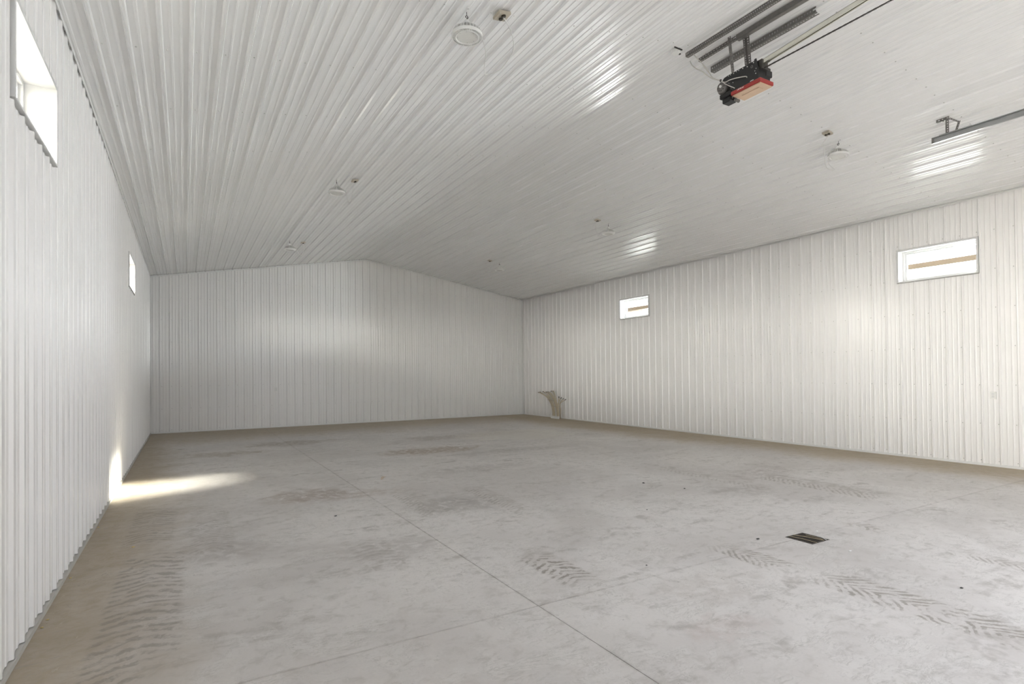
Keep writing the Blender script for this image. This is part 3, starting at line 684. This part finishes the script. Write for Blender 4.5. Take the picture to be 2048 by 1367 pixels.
# ------------------------------------------------------------------ heating tubes by the right wall
t = thing('heating_tube_bundle', (W - .16, 15.40, 0), 'bundle of beige heating tubes rising from the floor by the far right corner, bent left', 'tubes')
rnd = random.Random(3)
for k in range(14):
    f = k/13; y0 = .22 - f*.42; x0 = rnd.uniform(-.03, .05)
    if k < 10:
        g = k/9; ty = 1.16 - g*.90; tz = .83 + .05*g + rnd.uniform(-.03, .03)
        pts = [(x0, y0, 0), (x0, y0 + .01, .22), (x0*.6, y0 + .05 + .05*(1-g), .45), (x0*.5, y0 + (ty - y0)*.34, .66), (.02, y0 + (ty - y0)*.68, tz - .06 + .03*g), (.05, ty, tz)]
        dk = RECP
    else:
        ty = y0 - .0 - (k - 10)*.09; tz = .70 - (k-10)*.02; pts = [(x0, y0, 0), (x0, y0, .3), (x0, y0 + .02, .5), (.02, ty, tz)]; dk = GALV
    bm = bmesh.new(); P_ = sm(pts, 5); tube(bm, P_, .0125, 8); tb = obj('tube', bm, PEX, t, smooth=True)
    d = (P_[-1]-P_[-2]).normalized(); bm = bmesh.new(); tube(bm, [P_[-1] - d*.015, P_[-1] + d*.035], .018, 8); obj('cap', bm, dk, tb)
bm = bmesh.new(); box(bm, -.08, -.05, -.22, .24, .0, .085); obj('tube_guide', bm, CHIPW, t)
for zz, yy in ((.40, .06), (.60, .28)):
    bm = bmesh.new(); box(bm, -.05, .06, yy - .15, yy + .2, zz, zz + .012); obj('strap', bm, BROWNP, t)

# ------------------------------------------------------------------ bits on the floor
def chip(name, x, y, r, m, label, cat, group=None, flat=.4):
    bm = bmesh.new(); bmesh.ops.create_icosphere(bm, subdivisions=1, radius=r)
    for v in bm.verts: v.co = Vector((v.co.x*random.uniform(.7, 1.4), v.co.y*random.uniform(.6, 1.2), v.co.z*flat*random.uniform(.7, 1.2)))
    zmin = min(v.co.z for v in bm.verts)
    for v in bm.verts: v.co.z -= zmin
    o = obj(name, bm, m, loc=(x, y, 0)); tag(o, label, cat, group)
chip('dirt_chip', 6.213, 5.742, .020, CHIPB, 'black chip on the open floor, farthest of the dark chips', 'debris')
chip('dirt_chip', 6.399, 5.186, .014, CHIPB, 'small black chip just right of the farthest dark chip', 'debris')
chip('dirt_chip', 5.271, 3.284, .016, CHIPB, 'black chip on the floor left of the drain grate', 'debris')
chip('dirt_chip', 5.206, 4.624, .010, CHIPB, 'tiny black chip behind and left of the drain grate', 'debris')
chip('dirt_chip', 3.94, 3.307, .009, CHIPB, 'tiny black chip right of the tyre scuff near the floor joints', 'debris')
chip('dirt_chip', 2.205, 6.208, .014, CHIPB, 'dark chip on the floor left of the long joint', 'debris')
chip('dirt_chip', 5.45, 1.816, .012, CHIPB, 'black chip nearest the lower right corner of the floor', 'debris')
chip('paper_scrap', 5.957, 3.153, .012, CHIPW, 'tiny white scrap on the floor just behind the drain', 'debris')
chip('paper_scrap', 5.619, 2.663, .014, CHIPW, 'tiny white scrap on the floor in front of the drain', 'debris')
for x, y, l in ((.045, 7.056, 'tiny yellow crumb at the left wall base, farthest along the wall'), (.05, 5.4, 'tiny yellow crumb at the left wall base, second farthest'), (.055, 4.546, 'tiny yellow crumb at the left wall base, second nearest'), (.05, 4.42, 'tiny yellow crumb at the left wall base, nearest the camera')):
    chip('crumb', x, y, .010, CRUMB, l, 'debris', 'crumbs along the left wall')
chip('wood_chip', .406, 6.068, .014, CRUMB, 'pale yellow wood chip on the floor a little out from the left wall', 'debris')
bm = bmesh.new(); N = 8
vs = [[bm.verts.new((.075*math.cos(.5)*(i/N-.5)*2*0 + (i/N - .5)*.17, (j - 1)*.028*math.sin(math.pi*(.12 + .8*i/N)), .004 + .022*(j-1)**2*math.sin(math.pi*i/N) + .012*(i/N))) for j in range(3)] for i in range(N+1)]
for i in range(N):
    for j in range(2): bm.faces.new((vs[i][j], vs[i+1][j], vs[i+1][j+1], vs[i][j+1]))
o = obj('dry_leaf', bm, LEAF, loc=(3.31, 8.05, .001)); o.rotation_euler[2] = .9; tag(o, 'curled pale dry leaf on the floor right of the long joint', 'leaf')
md = o.modifiers.new('thickness', 'SOLIDIFY'); md.thickness = .0015
